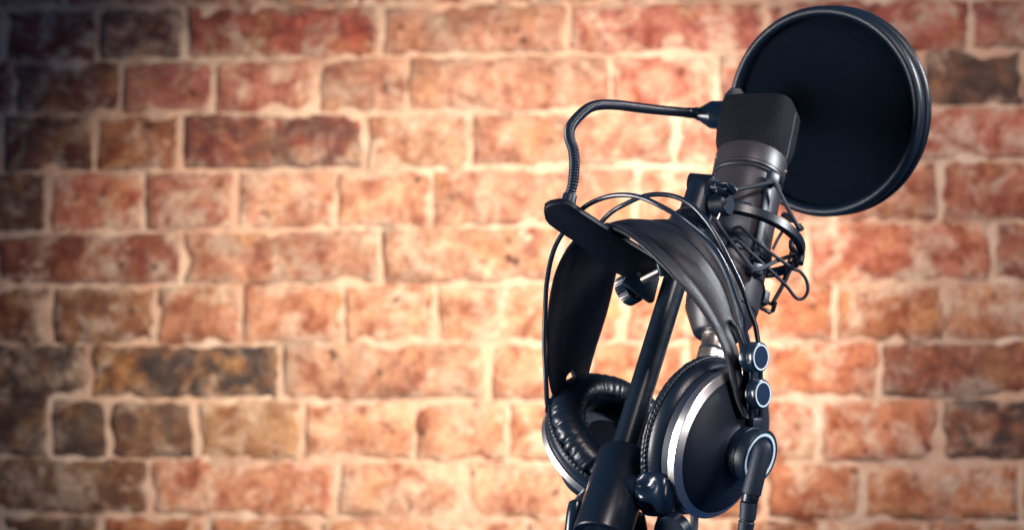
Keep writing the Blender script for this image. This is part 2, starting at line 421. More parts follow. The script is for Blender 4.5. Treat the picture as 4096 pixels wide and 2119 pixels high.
# per-brick colour, some burnt, the left end also darkened for its shade: (row, left joint) -> (colour, burnt amount)
special = {(2, 382): ((0.20, 0.08, 0.08), 0.55), (2, 12): ((0.22, 0.08, 0.07), 0.25), (3, 56): ((0.20, 0.08, 0.07), 0.35), (3, 3690): ((0.26, 0.15, 0.11), 0.75),
           (4, 0): ((0.19, 0.09, 0.07), 0.4), (4, 720): ((0.34, 0.12, 0.09), 0.65), (4, 374): ((0.32, 0.14, 0.08), 0.2),
           (8, -380): ((0.15, 0.09, 0.06), 0.85), (8, 350): ((0.34, 0.19, 0.09), 0.95), (9, 199): ((0.15, 0.10, 0.07), 0.7),
           (9, -150): ((0.16, 0.10, 0.07), 0.6), (9, 433): ((0.30, 0.17, 0.09), 0.7), (9, 775): ((0.40, 0.25, 0.14), 0.15),
           (9, 3763): ((0.40, 0.19, 0.11), 0.9), (7, 199): ((0.27, 0.14, 0.08), 0.35), (8, 3517): ((0.34, 0.14, 0.09), 0.35),
           (2, 735): ((0.42, 0.13, 0.10), 0.35), (2, 3065): ((0.40, 0.12, 0.10), 0.25), (10, -130): ((0.22, 0.12, 0.07), 0.4),
           (6, -20): ((0.30, 0.11, 0.08), 0.25), (5, -200): ((0.20, 0.10, 0.07), 0.5), (11, 0): ((0.2, 0.12, 0.07), 0.6)}
GAP = 0.0039
def brick_geo(quad, seed):
    """quad: four wall (u, v) corners. Worn front with ragged rim, chipped edges and returns into the mortar; third item: rim weight per vertex"""
    (u0, v0), (u1, v1), (u2, v2), (u3, v3) = quad                       # bl, br, tr, tl
    nx = 26 if (u1 - u0) > 0.16 else 15; ny = 10
    V, Fc, idx, W = [], [], {}, []
    tilt = noise.noise(Vector((seed, 1.7, 2.2))) * 0.004
    for j in range(ny + 1):
        for i in range(nx + 1):
            s = 0.5 - 0.5 * math.cos(math.pi * i / nx) if 0 < i < nx else i / nx; t = j / ny
            s = 0.55 * s + 0.45 * i / nx
            u = (u0 * (1 - s) + u1 * s) * (1 - t) + (u3 * (1 - s) + u2 * s) * t
            v = (v0 * (1 - s) + v1 * s) * (1 - t) + (v3 * (1 - s) + v2 * s) * t
            edge = min(i, nx - i, j, ny - j)
            q = Vector((u * 16, v * 16, seed)); q2 = Vector((u * 60, v * 60, seed + 9)); q3 = Vector((u * 150, v * 150, seed + 4))
            w = (1.0, 0.6, 0.3, 0.1)[edge] if edge < 4 else 0.0
            du = noise.noise(q) * 0.0040 + noise.noise(q2) * 0.0042 + noise.noise(q3) * 0.0016
            dv = noise.noise(q + Vector((5, 3, 1))) * 0.0040 + noise.noise(q2 + Vector((2, 7, 1))) * 0.0042 + noise.noise(q3 + Vector((8, 1, 3))) * 0.0016
            u += du * w; v += dv * w
            chip = max(0.0, noise.noise(q2 * 0.55 + Vector((11, 2, 5))) - 0.22) * w        # bites out of the arris
            h = (-0.0060, -0.0018, -0.0004)[edge] if edge < 3 else 0.0
            h += -0.022 * chip + tilt * (s - 0.5) + 0.0020 * noise.noise(q * 0.9) + 0.0016 * noise.noise(q2) + 0.0009 * noise.noise(q3)
            pit = noise.noise(q2 * 0.7 + Vector((3, 9, 1)))
            if pit > 0.52: h -= 0.012 * (pit - 0.52) / 0.4
            V.append(wall_o + wall_u * u + wall_v * v + wall_n * h); idx[i, j] = len(V) - 1; W.append(max(0.0, 1 - edge / 3.0))
    for j in range(ny):
        for i in range(nx): Fc.append((idx[i, j], idx[i + 1, j], idx[i + 1, j + 1], idx[i, j + 1]))
    rim = [idx[i, 0] for i in range(nx + 1)] + [idx[nx, j] for j in range(1, ny + 1)] + [idx[i, ny] for i in range(nx - 1, -1, -1)] + [idx[0, j] for j in range(ny - 1, 0, -1)]
    b0 = len(V)
    for k in rim: V.append(V[k] - wall_n * 0.03); W.append(1.0)
    n = len(rim)
    for k in range(n):
        l = (k + 1) % n; Fc.append((rim[k], rim[l], b0 + l, b0 + k))
    return V, Fc, W
for r in range(len(joints)):
    js = joints[r]
    for x0, x1 in zip(js, js[1:]):
        quad = [on_wall(x0, row_y(r + 1, x0)), on_wall(x1, row_y(r + 1, x1)), on_wall(x1, row_y(r, x1)), on_wall(x0, row_y(r, x0))]
        g = GAP * random.uniform(0.8, 1.15); gv = GAP * random.uniform(0.30, 0.80)
        quad = [(quad[0][0] + g, quad[0][1] + gv), (quad[1][0] - g, quad[1][1] + gv), (quad[2][0] - g, quad[2][1] - gv), (quad[3][0] + g, quad[3][1] - gv)]
        bg_ = brick_geo(quad, r * 31.7 + x0 * 0.013)
        o = part('brick', bg_[:2], M['brick'], wall, sharp=60)
        at = o.data.attributes.new('rim', 'FLOAT', 'POINT'); at.data.foreach_set('value', bg_[2])
        if (r, x0) in special: c, ch = special[r, x0]
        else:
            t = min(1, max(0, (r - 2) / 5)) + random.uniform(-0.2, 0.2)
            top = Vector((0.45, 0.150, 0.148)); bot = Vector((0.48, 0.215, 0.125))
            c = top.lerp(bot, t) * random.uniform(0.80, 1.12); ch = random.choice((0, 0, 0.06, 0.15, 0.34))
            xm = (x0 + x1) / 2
            pale = math.exp(-((xm - 1900) / 800) ** 2) * (0.45 + 0.5 * min(1, max(0, (r - 1) / 3))) + random.uniform(-0.22, 0.18)  # bright pool of light put into the tint: bricks paler towards the middle
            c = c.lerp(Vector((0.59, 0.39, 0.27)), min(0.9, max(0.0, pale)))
            if xm < 350 and xm > -300: c = c * 0.5; ch = 0.2  # shade at the left end put into the brick colour
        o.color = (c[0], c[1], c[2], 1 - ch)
# mortar sheet, recessed, smeared and uneven, proud here and there
def mortar_geo():
    ua, vb = on_wall(-2480, 2990); ub, va = on_wall(6560, -430)
    nx, ny = 560, 250; V, Fc = [], []
    for j in range(ny + 1):
        for i in range(nx + 1):
            u = ua + (ub - ua) * i / nx; v = vb + (va - vb) * j / ny
            q = Vector((u * 14, v * 14, 3.3)); q2 = Vector((u * 48, v * 48, 8.1))
            h = -0.0070 + 0.0042 * noise.noise(q) + 0.0032 * noise.noise(q2)
            V.append(wall_o + wall_u * u + wall_v * v + wall_n * h)
    for j in range(ny):
        for i in range(nx):
            a = j * (nx + 1) + i; Fc.append((a, a + 1, a + nx + 2, a + nx + 1))
    return V, Fc
part('mortar', mortar_geo(), M['mortar'], wall, sharp=90)

# ------------------------------------------------------------------ microphone
mic_b = P(2863, 1344, 1.335)
mic_n = vdir(P(2940, 960, 1.38), 0.197, 0.98, 118)
X_RIGHT = M3 @ Vector((1, 0, 0))
mx_, my_, _ = frame(mic_n, X_RIGHT)                # mx_ to the right, my_ away from the camera or towards it
if my_.dot(MW.translation - mic_b) < 0: my_ = -my_  # my_ : towards the camera
def MP(t, ang, r):                                  # point round the microphone: mm along, degrees (0 right, 90 towards camera), mm out
    a = R(ang); return mic_b + mic_n * (t * 0.001) + mx_ * (r * 0.001 * math.cos(a)) + my_ * (r * 0.001 * math.sin(a))
mic = thing('microphone', 'charcoal large condenser microphone with mesh grille leaning in a shock mount', 'microphone', mic_b)
part('body', lathe(mm((19, 22), (20, 24.3), (24, 25), (116, 25), (119, 24.6), (120, 23.5), (123.5, 23.5), (124, 25), (126, 25)), mic_b, mic_n, 96, X_RIGHT, cap=False), M['mic'], mic)
part('end_cap', lathe(mm((3, 8), (0.6, 14.2), (0, 15.4), (1.0, 16.2), (16.5, 24.0), (18.4, 24.4), (19.3, 23.4)), mic_b, mic_n, 96, X_RIGHT), M['mic'], mic)
part('end_recess', lathe(mm((-0.3, 8.5), (-0.4, 14.4), (0.2, 15.0)), mic_b, mic_n, 64, X_RIGHT, cap=False), M['mic_dark'], mic)
part('trim_ring', torus(mic_b + mic_n * 0.1217, mic_n, 0.0241, 0.0011, 96, 8, X_RIGHT), M['mic_dark'], mic)
part('collar', lathe(mm((126.2, 24.4), (126.4, 25.2), (139, 25.2), (139.8, 24.8), (140, 23.5)), mic_b, mic_n, 96, X_RIGHT), M['mic'], mic)
def grille_geo():
    """flattened head basket, turned a little to the left about the microphone's axis, round where it meets the collar"""
    prof = [(139.5, 24.3), (146, 24.4), (156, 24.5), (168, 24.5), (179, 24.5)]
    for a in range(10, 91, 16): prof.append((179 + 3.5 * math.sin(R(a)), 24.5 - 3.5 + 3.5 * math.cos(R(a))))
    prof += [(182.7, 14), (182.7, 0.01)]
    def rf(u, r, an):
        k = min(1, max(0, (u * 1000 - 139.5) / 12)); k = k * k * (3 - 2 * k)
        a_, b_, p = 24.4 + 1.4 * k, 24.4 - 3.6 * k, 2 + 2.8 * k
        t = an + R(22)
        return r / 0.0245 * 0.001 * (abs(math.cos(t) / a_) ** p + abs(math.sin(t) / b_) ** p) ** (-1 / p)
    return lathe(mm(*prof), mic_b, mic_n, 144, X_RIGHT, rf=rf)
gr = part('grille', grille_geo(), M['grille'], mic)
fr = [MP(t_, 22, r_) for t_, r_ in ((139.5, 24.8), (150, 25.2), (160, 25.3), (176, 25.3), (180, 24.4), (182.8, 21.5), (183.2, 12))] + [MP(183.2, 22, 0.5)] + \
     [MP(t_, 202, r_) for t_, r_ in ((183.2, 12), (182.8, 21.5), (180, 24.4), (176, 25.3), (160, 25.3), (150, 25.2), (139.5, 24.8))]
part('grille_frame', tube(catmull(fr, 6), 0.0009, 8), M['mic'], gr)
part('screw', lathe(mm((-0.5, 1.6), (0.6, 1.6), (1.0, 0.8), (1.0, 0.01)), MP(132, 168, 25), (MP(132, 168, 30) - MP(132, 168, 25)), 14), M['nickel'], mic)
part('screw', lathe(mm((-0.5, 1.6), (0.6, 1.6), (1.0, 0.8), (1.0, 0.01)), MP(132, 12, 25), (MP(132, 12, 30) - MP(132, 12, 25)), 14), M['nickel'], mic)

# microphone cable plug (silver)
mcable = thing('microphone_cable', 'silver cable plug fixed under the microphone behind the headphones', 'cable', mic_b - mic_n * 0.02)
part('coupling', lathe(mm((2, 8.6), (1.0, 9.2), (-1, 9.4), (-1.6, 8.8), (-10, 9.0), (-10.6, 9.3)), mic_b, mic_n, 64, X_RIGHT), M['nickel'], mcable)
part('gasket', lathe(mm((-10.5, 9.0), (-10.9, 9.6), (-12.2, 9.6), (-12.6, 9.0)), mic_b, mic_n, 64, X_RIGHT), M['rubber'], mcable)
part('shell', lathe(mm((-12.4, 9.0), (-13.0, 9.8), (-26, 10.3), (-55, 10.0), (-58, 8.5), (-59, 5)), mic_b, mic_n, 64, X_RIGHT), M['nickel'], mcable)
part('cord', tube(catmull([mic_b - mic_n * 0.058, mic_b - mic_n * 0.10, P(2780, 1990, 1.47), P(2765, 2350, 1.46), P(2760, 3000, 1.46)], 8), 0.0032, 12), M['rubber'], mcable)

# ------------------------------------------------------------------ shock mount
sm = thing('shock_mount', 'black spider shock mount with elastic cords round the microphone', 'shock mount', MP(74, 0, 0))
part('hoop', lathe(mm((70.2, 43.6), (70.2, 47.4), (70.9, 48.1), (76.5, 48.1), (77.2, 47.4), (77.2, 45.2), (75.4, 43.4), (71.0, 43.0)), mic_b, mic_n, 128, X_RIGHT, closed=True), M['satin'], sm)
part('basket_band', lathe(mm((56, 25.2), (56, 27.0), (66, 27.0), (66, 25.2)), mic_b, mic_n, 96, X_RIGHT, closed=True), M['plastic'], sm)
def arm(ang, t0, t1, r=27.6, w=5.5):
    c = MP((t0 + t1) / 2, ang, r); out = (MP(0, ang, 10) - MP(0, ang, 0)); return rbox(c, mic_n, out, out, abs(t1 - t0) * 0.001, 0.0024, w * 0.001, 0.0007)
for ang, up_ in ((57, 116), (147, 78), (237, 116), (327, 78)):
    a_ = part('basket_arm', arm(ang, 43, up_), M['plastic'], sm)
    out = (MP(0, ang, 10) - MP(0, ang, 0)); side = mic_n.cross(out)
    if up_ > 100: part('clip', rbox(MP(113, ang, 30), mic_n, out, out, 0.009, 0.006, 0.0085, 0.0012), M['plastic'], a_)
    part('clip', rbox(MP(43, ang, 30.5), mic_n, out, out, 0.0105, 0.0075, 0.0095, 0.0014), M['plastic'], a_)
    for t in (62, 84): part('rivet', lathe(mm((0, 1.6), (0.7, 1.5), (1.1, 0.7), (1.1, 0.01)), MP(t, ang, 28.6), out, 12), M['satin'], a_)
for ang in (275, 5):
    out = (MP(0, ang, 10) - MP(0, ang, 0))
    part('hook', rbox(MP(68, ang, 46.5), mic_n, out, out, 0.008, 0.004, 0.006, 0.001), M['plastic'], sm)
# raised window frame of the basket front
part('basket_plate', rbox(MP(73, 96, 25.6), mic_n, my_, my_, 0.036, 0.0016, 0.017, 0.0006), M['plastic'], sm)
def cord(pts, r=0.00115):
    return tube(catmull(pts, 8), r, 10)
C = lambda x, y, d: Q('c', x, y, d + 0.03)
cords = [
    [C(560, 228, 1.312), C(700, 205, 1.318), C(905, 160, 1.325)],
    [C(915, 160, 1.325), C(950, 225, 1.325), C(1040, 400, 1.322), C(1118, 535, 1.320), C(1150, 540, 1.320)],
    [C(425, 440, 1.303), C(470, 530, 1.300), C(600, 700, 1.293), C(735, 868, 1.288)],
    [C(735, 885, 1.286), C(800, 872, 1.290), C(930, 810, 1.312), C(1075, 757, 1.336)],
    [C(1100, 762, 1.340), C(1060, 850, 1.340), C(990, 1000, 1.338), C(905, 1150, 1.334)],
    [C(558, 556, 1.305), C(645, 533, 1.302), C(760, 640, 1.300), C(920, 765, 1.308), C(1070, 868, 1.328), C(1130, 895, 1.334), C(1180, 965, 1.335), C(1192, 1050, 1.336), C(1155, 1112, 1.336), C(1095, 1108, 1.334), C(1010, 1005, 1.324), C(860, 862, 1.304), C(740, 755, 1.293), C(635, 655, 1.294), C(590, 650, 1.296), C(535, 668, 1.298)],
    [C(1000, 540, 1.385), C(950, 620, 1.385), C(905, 710, 1.383)],
    [C(1065, 650, 1.355), C(1050, 760, 1.352), C(985, 1000, 1.345)],
    [C(830, 1100, 1.336), C(870, 1150, 1.336), C(910, 1165, 1.335)],
]
for k_, c_ in enumerate(cords): part('elastic_cord', cord(c_, 0.0015 if k_ in (0, 1, 2, 3, 4) else 0.0012), M['cord'], sm)
# lower strut and its wire loop, upper right hook on the hoop
part('lower_strut', tube(catmull([C(740, 930, 1.305), C(800, 985, 1.315), C(818, 1060, 1.326), C(800, 1140, 1.332), C(795, 1180, 1.333)], 8), 0.0023, 10), M['plastic'], sm)
part('wire_loop', tube([C(822, 1100, 1.333), C(795, 1185, 1.333), C(880, 1228, 1.333), C(905, 1215, 1.333), C(925, 1140, 1.333)], 0.0016, 8), M['satin'], sm)
part('hook', tube(catmull([C(980, 425, 1.375), C(1020, 450, 1.373), C(1060, 480, 1.371), C(1040, 440, 1.373), C(990, 420, 1.375)], 5), 0.0016, 8), M['plastic'], sm)
part('hook', tube(catmull([C(1120, 500, 1.324), C(1118, 545, 1.324), C(1150, 535, 1.325)], 5), 0.0018, 8), M['plastic'], sm)
part('hook', tube(catmull([C(1060, 640, 1.350), C(1060, 700, 1.348), C(1100, 735, 1.344), C(1125, 750, 1.342), C(1090, 775, 1.342), C(1065, 770, 1.342)], 5), 0.0020, 8), M['plastic'], sm)
# swivel joint, adapter block, wing knob and knurled collar on the stand's tip
G = lambda x, y, d: Q('g', x, y, d + 0.040)
blk = G(400, 520, 1.272)
ad_n = vdir(blk, 0.30, 0.955, 116)
ad_top = G(490, 320, 1.262)
adp = part('adapter_block', lathe(mm((-17, 9.5), (-16.5, 10.0), (-2, 10.2), (4, 10.0), (5, 9.2)), G(400, 470, 1.274), ad_n, 48, X_RIGHT), M['plastic'], sm)
ear_out = [G(440, 460, 1.262), G(470, 330, 1.262), G(495, 250, 1.262), G(530, 228, 1.262), G(600, 228, 1.262), G(650, 250, 1.262), G(672, 300, 1.262), G(620, 440, 1.262), G(560, 600, 1.262), G(470, 560, 1.262)]
away = M3 @ Vector((0, 0, -1))
rightv = M3 @ Vector((1, 0, 0)); upv = M3 @ Vector((0, 1, 0))
part('fork_ear', prism(ear_out, away * 0.010 + rightv * 0.002, 0.0012), M['plastic'], sm)
ear2 = [G(285, 450, 1.275), G(330, 250, 1.275), G(345, 238, 1.275), G(385, 240, 1.275), G(335, 450, 1.275)]
part('fork_ear', prism(ear2, away * 0.010, 0.0008), M['plastic'], sm)
part('swivel_pin', lathe(mm((-9, 6.2), (-8.5, 6.8), (8, 6.8), (8.5, 6.2)), G(415, 330, 1.277), vdir(blk, 1, -0.08, 75), 32), M['satin'], sm)
part('knurled_collar', lathe(mm((-12, 9.6), (-11.4, 10.6), (2.4, 10.9), (3, 10.2)), G(345, 690, 1.2775), ad_n, 180, X_RIGHT,
     rf=lambda u, r, a: r + 0.00035 * math.cos(36 * a)), M['plastic'], sm)
wing = [G(572, 330, 1.252), G(600, 300, 1.252), G(640, 296, 1.252), G(745, 300, 1.252), G(850, 292, 1.25), G(885, 320, 1.25), G(905, 395, 1.25), G(970, 465, 1.25), G(968, 495, 1.25), G(880, 500, 1.25), G(760, 500, 1.252), G(610, 470, 1.252), G(575, 400, 1.252)]
wk = part('wing_knob', lathe(mm((-3, 3.2), (-2.5, 3.9), (6, 3.9), (6.5, 3.3)), G(630, 375, 1.262), vdir(blk, 0.9, -0.1, 60), 24), M['gloss'], sm)
part('wing', rbox(G(690, 335, 1.255), rightv + upv * -0.05, upv, away, 0.0078, 0.0026, 0.010, 0.0008, 3), M['gloss'], wk)
part('wing', rbox(G(870, 395, 1.252), rightv * 0.62 - upv * 0.78, rightv, away, 0.0078, 0.0036, 0.010, 0.001, 3), M['gloss'], wk)
part('wing', rbox(G(760, 440, 1.255), rightv - upv * 0.12, upv, away, 0.0125, 0.0042, 0.008, 0.0012, 3), M['gloss'], wk)
part('swivel_joint', lathe(mm((-6, 6.5), (-5, 7.8), (5, 8.2), (6.5, 7)), G(690, 640, 1.262), vdir(blk, 0.95, 0.1, 62), 40), M['plastic'], sm)
part('swivel_bracket', prism([G(575, 560, 1.256), G(770, 520, 1.256), G(805, 600, 1.256), G(800, 770, 1.256), G(690, 785, 1.256), G(600, 760, 1.256)], away * 0.014, 0.0015), M['plastic'], sm)
part('hoop_lug', tube(catmull([G(700, 690, 1.262), G(760, 680, 1.258), G(830, 680, 1.255)], 6), 0.0044, 12), M['plastic'], sm)
part('set_screw', tube([G(680, 780, 1.254), G(640, 870, 1.252)], 0.0007, 8), M['thread'], sm)

# ------------------------------------------------------------------ microphone stand
def pole_d(y): return 1.275 + (1750 - y) * 0.000066
def pole_pt(y): return P(2661 + (1250 - y) * 0.3066, y, pole_d(y))
st = thing('microphone_stand', 'black boom stand with clutch sleeve and lobed knob carrying the microphone', 'microphone stand', P(2330, 2420, 1.36))
p_top, p_bot = pole_pt(905), pole_pt(1850)
part('boom_pole', tube([p_top, p_top.lerp(p_bot, 0.5), p_bot], 0.0081, 40), M['satin'], st)
tn = (p_top - p_bot).normalized()
part('thread_ring', lathe(mm((-1.0, 9.2), (-0.6, 10.0), (0.6, 10.0), (1.0, 9.2)), G(315, 860, 1.2805), ad_n, 160, X_RIGHT, rf=lambda u, r, a: r + 0.0002 * math.cos(44 * a)), M['thread'], st)
part('tip_nut', lathe(mm((-16, 8.4), (-15, 9.5), (-1.2, 9.7), (-1.0, 9.0)), G(310, 880, 1.281), ad_n, 48, X_RIGHT), M['plastic'], st)
part('set_screw', lathe(mm((-1, 2.1), (0.6, 2.1), (0.8, 1.4), (0.4, 0.01)), G(325, 935, 1.269), vdir(G(325, 935, 1.269), -0.1, -0.2, 30), 16), M['satin'], st)
sl_t, sl_b = P(2507, 1823, 1.270), P(2402, 2152, 1.270 - 0.036)
sn = (sl_t - sl_b).normalized(); sL = (sl_t - sl_b).length * 1000
part('clutch_sleeve', lathe(mm((2, 12), (0.3, 16.2), (0, 17.2), (0.8, 18.0), (sL - 1.2, 18.0), (sL - 0.2, 17.3), (sL, 16.6), (sL - 0.4, 8.3)), sl_b, sn, 96, X_RIGHT, cap=False), M['satin'], st)
part('sleeve_core', lathe(mm((1.5, 0.01), (1.5, 12.5)), sl_b, sn, 48, X_RIGHT), M['rubber'], st)
E = lambda x, y, d: Q('e', x, y, d)
bo = E(640, 800, 1.252)
bn = vdir(bo, 1.0, -0.06, 76)
part('knob_boss', lathe(mm((0, 12.2), (8, 11.4), (18, 10.6), (20.5, 10.4), (21, 9.6)), bo, bn, 64), M['satin'], st)
kb = bo + bn * 0.021
def lob(u, r, a):
    k = min(1, max(0, (u * 1000 - 1.5) / 3)) * min(1, max(0, (15 - u * 1000) / 6))
    return r * (1 + k * (0.26 * math.cos(5 * a + 2.6) - 0.02))
part('clamp_knob', lathe(mm((0, 9.0), (0.4, 10.2), (3, 11.4), (5, 12.0), (8, 12.6), (10.5, 13.2), (13, 14.4), (15.5, 15.6), (18, 16.0), (20.5, 15.4), (22.5, 13.4), (23.6, 10), (24, 5), (24, 0.01)), kb, bn, 120, rf=lob), M['gloss'], st)
part('pivot_disc', lathe(mm((-5, 10.5), (-4.5, 11.2), (4, 11.2), (4.8, 10.4), (5, 0.01)), E(1500, 1345, 1.235), vdir(E(1500, 1345, 1.235), -0.25, -0.2, 38), 56), M['plastic'], st)
part('pivot_arm', prism([E(1320, 1180, 1.245), E(1400, 1120, 1.245), E(1480, 1112, 1.245), E(1560, 1160, 1.245), E(1640, 1250, 1.245), E(1760, 1420, 1.245), E(1700, 1600, 1.245), E(1250, 1600, 1.245), E(1280, 1300, 1.245)], away * 0.012, 0.002), M['plastic'], st)
part('tension_lever', tube(catmull([E(275, 985, 1.26), E(262, 1040, 1.258), E(240, 1150, 1.256), E(222, 1330, 1.254), E(205, 1560, 1.254)], 6), 0.0046, 20, rf=lambda i: 0.0030 if i == 0 else (0.0042 if i < 3 else 0.0050)), M['gloss'], st)
part('joint_body', prism([E(330, 880, 1.275), E(380, 830, 1.275), E(700, 1000, 1.275), E(1150, 1150, 1.275), E(1250, 1700, 1.275), E(250, 1700, 1.275), E(230, 1000, 1.275)], away * 0.018, 0.003), M['plastic'], st)
part('lower_tube', tube([P(2500, 2110, 1.275), P(2450, 2500, 1.27), P(2400, 3300, 1.26)], 0.0125, 32), M['satin'], st)

# ------------------------------------------------------------------ pop filter
B = lambda x, y, d: Q('b', x, y, d)
A = lambda x, y, d: Q('a', x, y, d)
pf_c = A(738, 662, 1.472)
pf_n = vdir(pf_c, -1.0, -0.06, 25)
pf = thing('pop_filter', 'round black pop filter on a ribbed gooseneck behind the microphone', 'pop filter', pf_c)
PR = 71.9
part('hoop', lathe([(0.001 * (4.2 * math.cos(R(a)) * 1.15 + 1.5), 0.001 * (PR + 1.9 + 4.0 * math.sin(R(a)))) for a in range(0, 360, 24)], pf_c, pf_n, 160, X_RIGHT, closed=True), M['rim'], pf, label='front rim of the pop filter')
part('hoop', lathe([(0.001 * (4.2 * math.cos(R(a)) - 12.5), 0.001 * (PR + 2.2 + 4.0 * math.sin(R(a)))) for a in range(0, 360, 24)], pf_c, pf_n, 160, X_RIGHT, closed=True), M['rim'], pf, label='rear rim of the pop filter')
part('rim_band', lathe(mm((-11, PR - 1), (-11, PR + 3.2), (0, PR + 3.4), (0, PR - 1)), pf_c, pf_n, 160, X_RIGHT, closed=True), M['rim'], pf)
def disc(u, dome):
    rs = [0.0001, 12, 24, 36, 48, 60, PR - 1]; x, y, n = frame(pf_n, X_RIGHT); V, Fc, UV = [], [], []
    for r in rs:
        for k in range(72):
            a = 2 * math.pi * k / 72; V.append(pf_c + n * 0.001 * (u + dome * (1 - (r / PR) ** 2)) + (x * math.cos(a) + y * math.sin(a)) * r * 0.001)
    def uvc(i): r = rs[i // 72] * 0.001; a = 2 * math.pi * (i % 72) / 72; return (r * math.cos(a), r * math.sin(a))
    for i in range(len(rs) - 1):
        for k in range(72):
            l = (k + 1) % 72; f = (i * 72 + k, i * 72 + l, (i + 1) * 72 + l, (i + 1) * 72 + k); Fc.append(f); UV.append([uvc(q) for q in f])
    return V, Fc, UV
part('screen', disc(-0.5, 0.5), M['screen'], pf, label='front fabric layer of the pop filter')
part('screen', disc(-12, -0.5), M['screen'], pf, label='rear fabric layer of the pop filter')
gpts = [(262, 650, 1.281), (285, 560, 1.282), (293, 450, 1.286), (286, 370, 1.291), (264, 300, 1.298), (268, 240, 1.307), (312, 178, 1.322), (380, 122, 1.340), (455, 103, 1.356), (560, 106, 1.384), (700, 124, 1.415), (850, 140, 1.443), (965, 150, 1.459), (1010, 152, 1.464)]
gp = resample(catmull([B(*p) for p in gpts], 14), 0.00024)
part('gooseneck', tube(gp, 0.0031, 16, rf=lambda i: 0.0028 + 0.00085 * abs(math.sin(i * math.pi / 8))), M['wire'], pf)
cn = (B(1010, 152, 1.464) - B(960, 149, 1.459)).normalized()
part('neck_ferrule', lathe(mm((0, 3.2), (0.4, 3.9), (8.5, 4.1), (9.5, 4.6)), B(955, 150, 1.458), cn, 40), M['gloss'], pf)
part('bracket_cone', lathe(mm((0, 3.6), (0.5, 4.8), (2.5, 5.2), (9.5, 9.6), (11, 10.3), (19, 10.6), (24, 10.9), (34, 10.4), (35, 9)), B(1016, 158, 1.465), vdir(B(1016, 158, 1.465), 1, -0.05, 80), 48), M['gloss'], pf)
part('rim_bracket', prism([A(150, 560, 1.467), A(185, 520, 1.467), A(240, 520, 1.467), A(330, 640, 1.467), A(300, 760, 1.467), A(190, 770, 1.467), A(120, 700, 1.467)], away * 0.012, 0.002), M['plastic'], pf)
part('neck_collar', lathe(mm((-6.5, 5.4), (-5.5, 5.2), (-4.5, 4.9), (2.5, 4.6), (3.2, 4.2), (3.2, 2.5)), B(262, 660, 1.281), (B(285, 560, 1.282) - B(262, 650, 1.281)).normalized(), 40), M['plastic'], pf)
pl = [(112, 745, 1.272), (118, 715, 1.272), (150, 696, 1.273), (205, 686, 1.274), (255, 692, 1.275), (292, 716, 1.276), (340, 750, 1.278), (440, 815, 1.282), (600, 913, 1.289), (770, 1018, 1.297), (800, 1060, 1.298), (760, 1095, 1.297), (690, 1125, 1.294), (600, 1130, 1.290), (520, 1095, 1.287), (400, 1000, 1.282), (280, 908, 1.277), (200, 857, 1.274), (140, 813, 1.272), (120, 785, 1.272)]
def down_tilt(x, y, d):      # the plate's broad face looks down: its lower edge lies farther back
    off = (y - (770 + (x - 150) * 0.50)) * 0.87
    return x, y, d + off / 1.4811 * 0.000165 * 1.15
part('clamp_plate', prism([B(*down_tilt(*p)) for p in pl], away * 0.0030 + upv * 0.0036, 0.0007), M['plate'], pf)
I = lambda x, y, d: Q('i', x, y, d)
jaw = [(770, 600, 1.296), (1085, 425, 1.302), (1110, 422, 1.302), (1280, 575, 1.306), (1295, 610, 1.306), (1215, 960, 1.306), (1185, 988, 1.306), (1140, 985, 1.305), (760, 700, 1.298), (735, 660, 1.297)]
part('clamp_jaw', prism([I(*p) for p in jaw], away * 0.0025 - upv * 0.0006 - rightv * 0.0012, 0.0006), M['plastic'], pf)
scp = resample([I(1030, 640, 1.299), I(1330, 490, 1.290)], 0.00016)
part('clamp_screw', tube(scp, 0.0024, 14, rf=lambda i: 0.0024 + 0.00028 * math.sin(i * 2 * math.pi / 4)), M['thread'], pf)
part('clamp_bracket', rbox(I(1335, 470, 1.289), upv - rightv * 0.3, rightv, away, 0.0100, 0.0070, 0.010, 0.0018, 3), M['plastic'], pf)
kc = I(850, 775, 1.312)
part('clamp_knob', lathe(mm((-6.0, 0.01), (-6.0, 9.0), (-5.4, 10.0), (2.6, 10.2), (3.2, 9.6), (3.2, 8.4), (4.4, 7.6), (6, 6.8)), kc, vdir(kc, 0.86, 0.50, 58), 180, rf=lambda u, r, a: r + (0.00035 * math.cos(30 * a) if r > 0.009 else 0)), M['gloss'], pf)

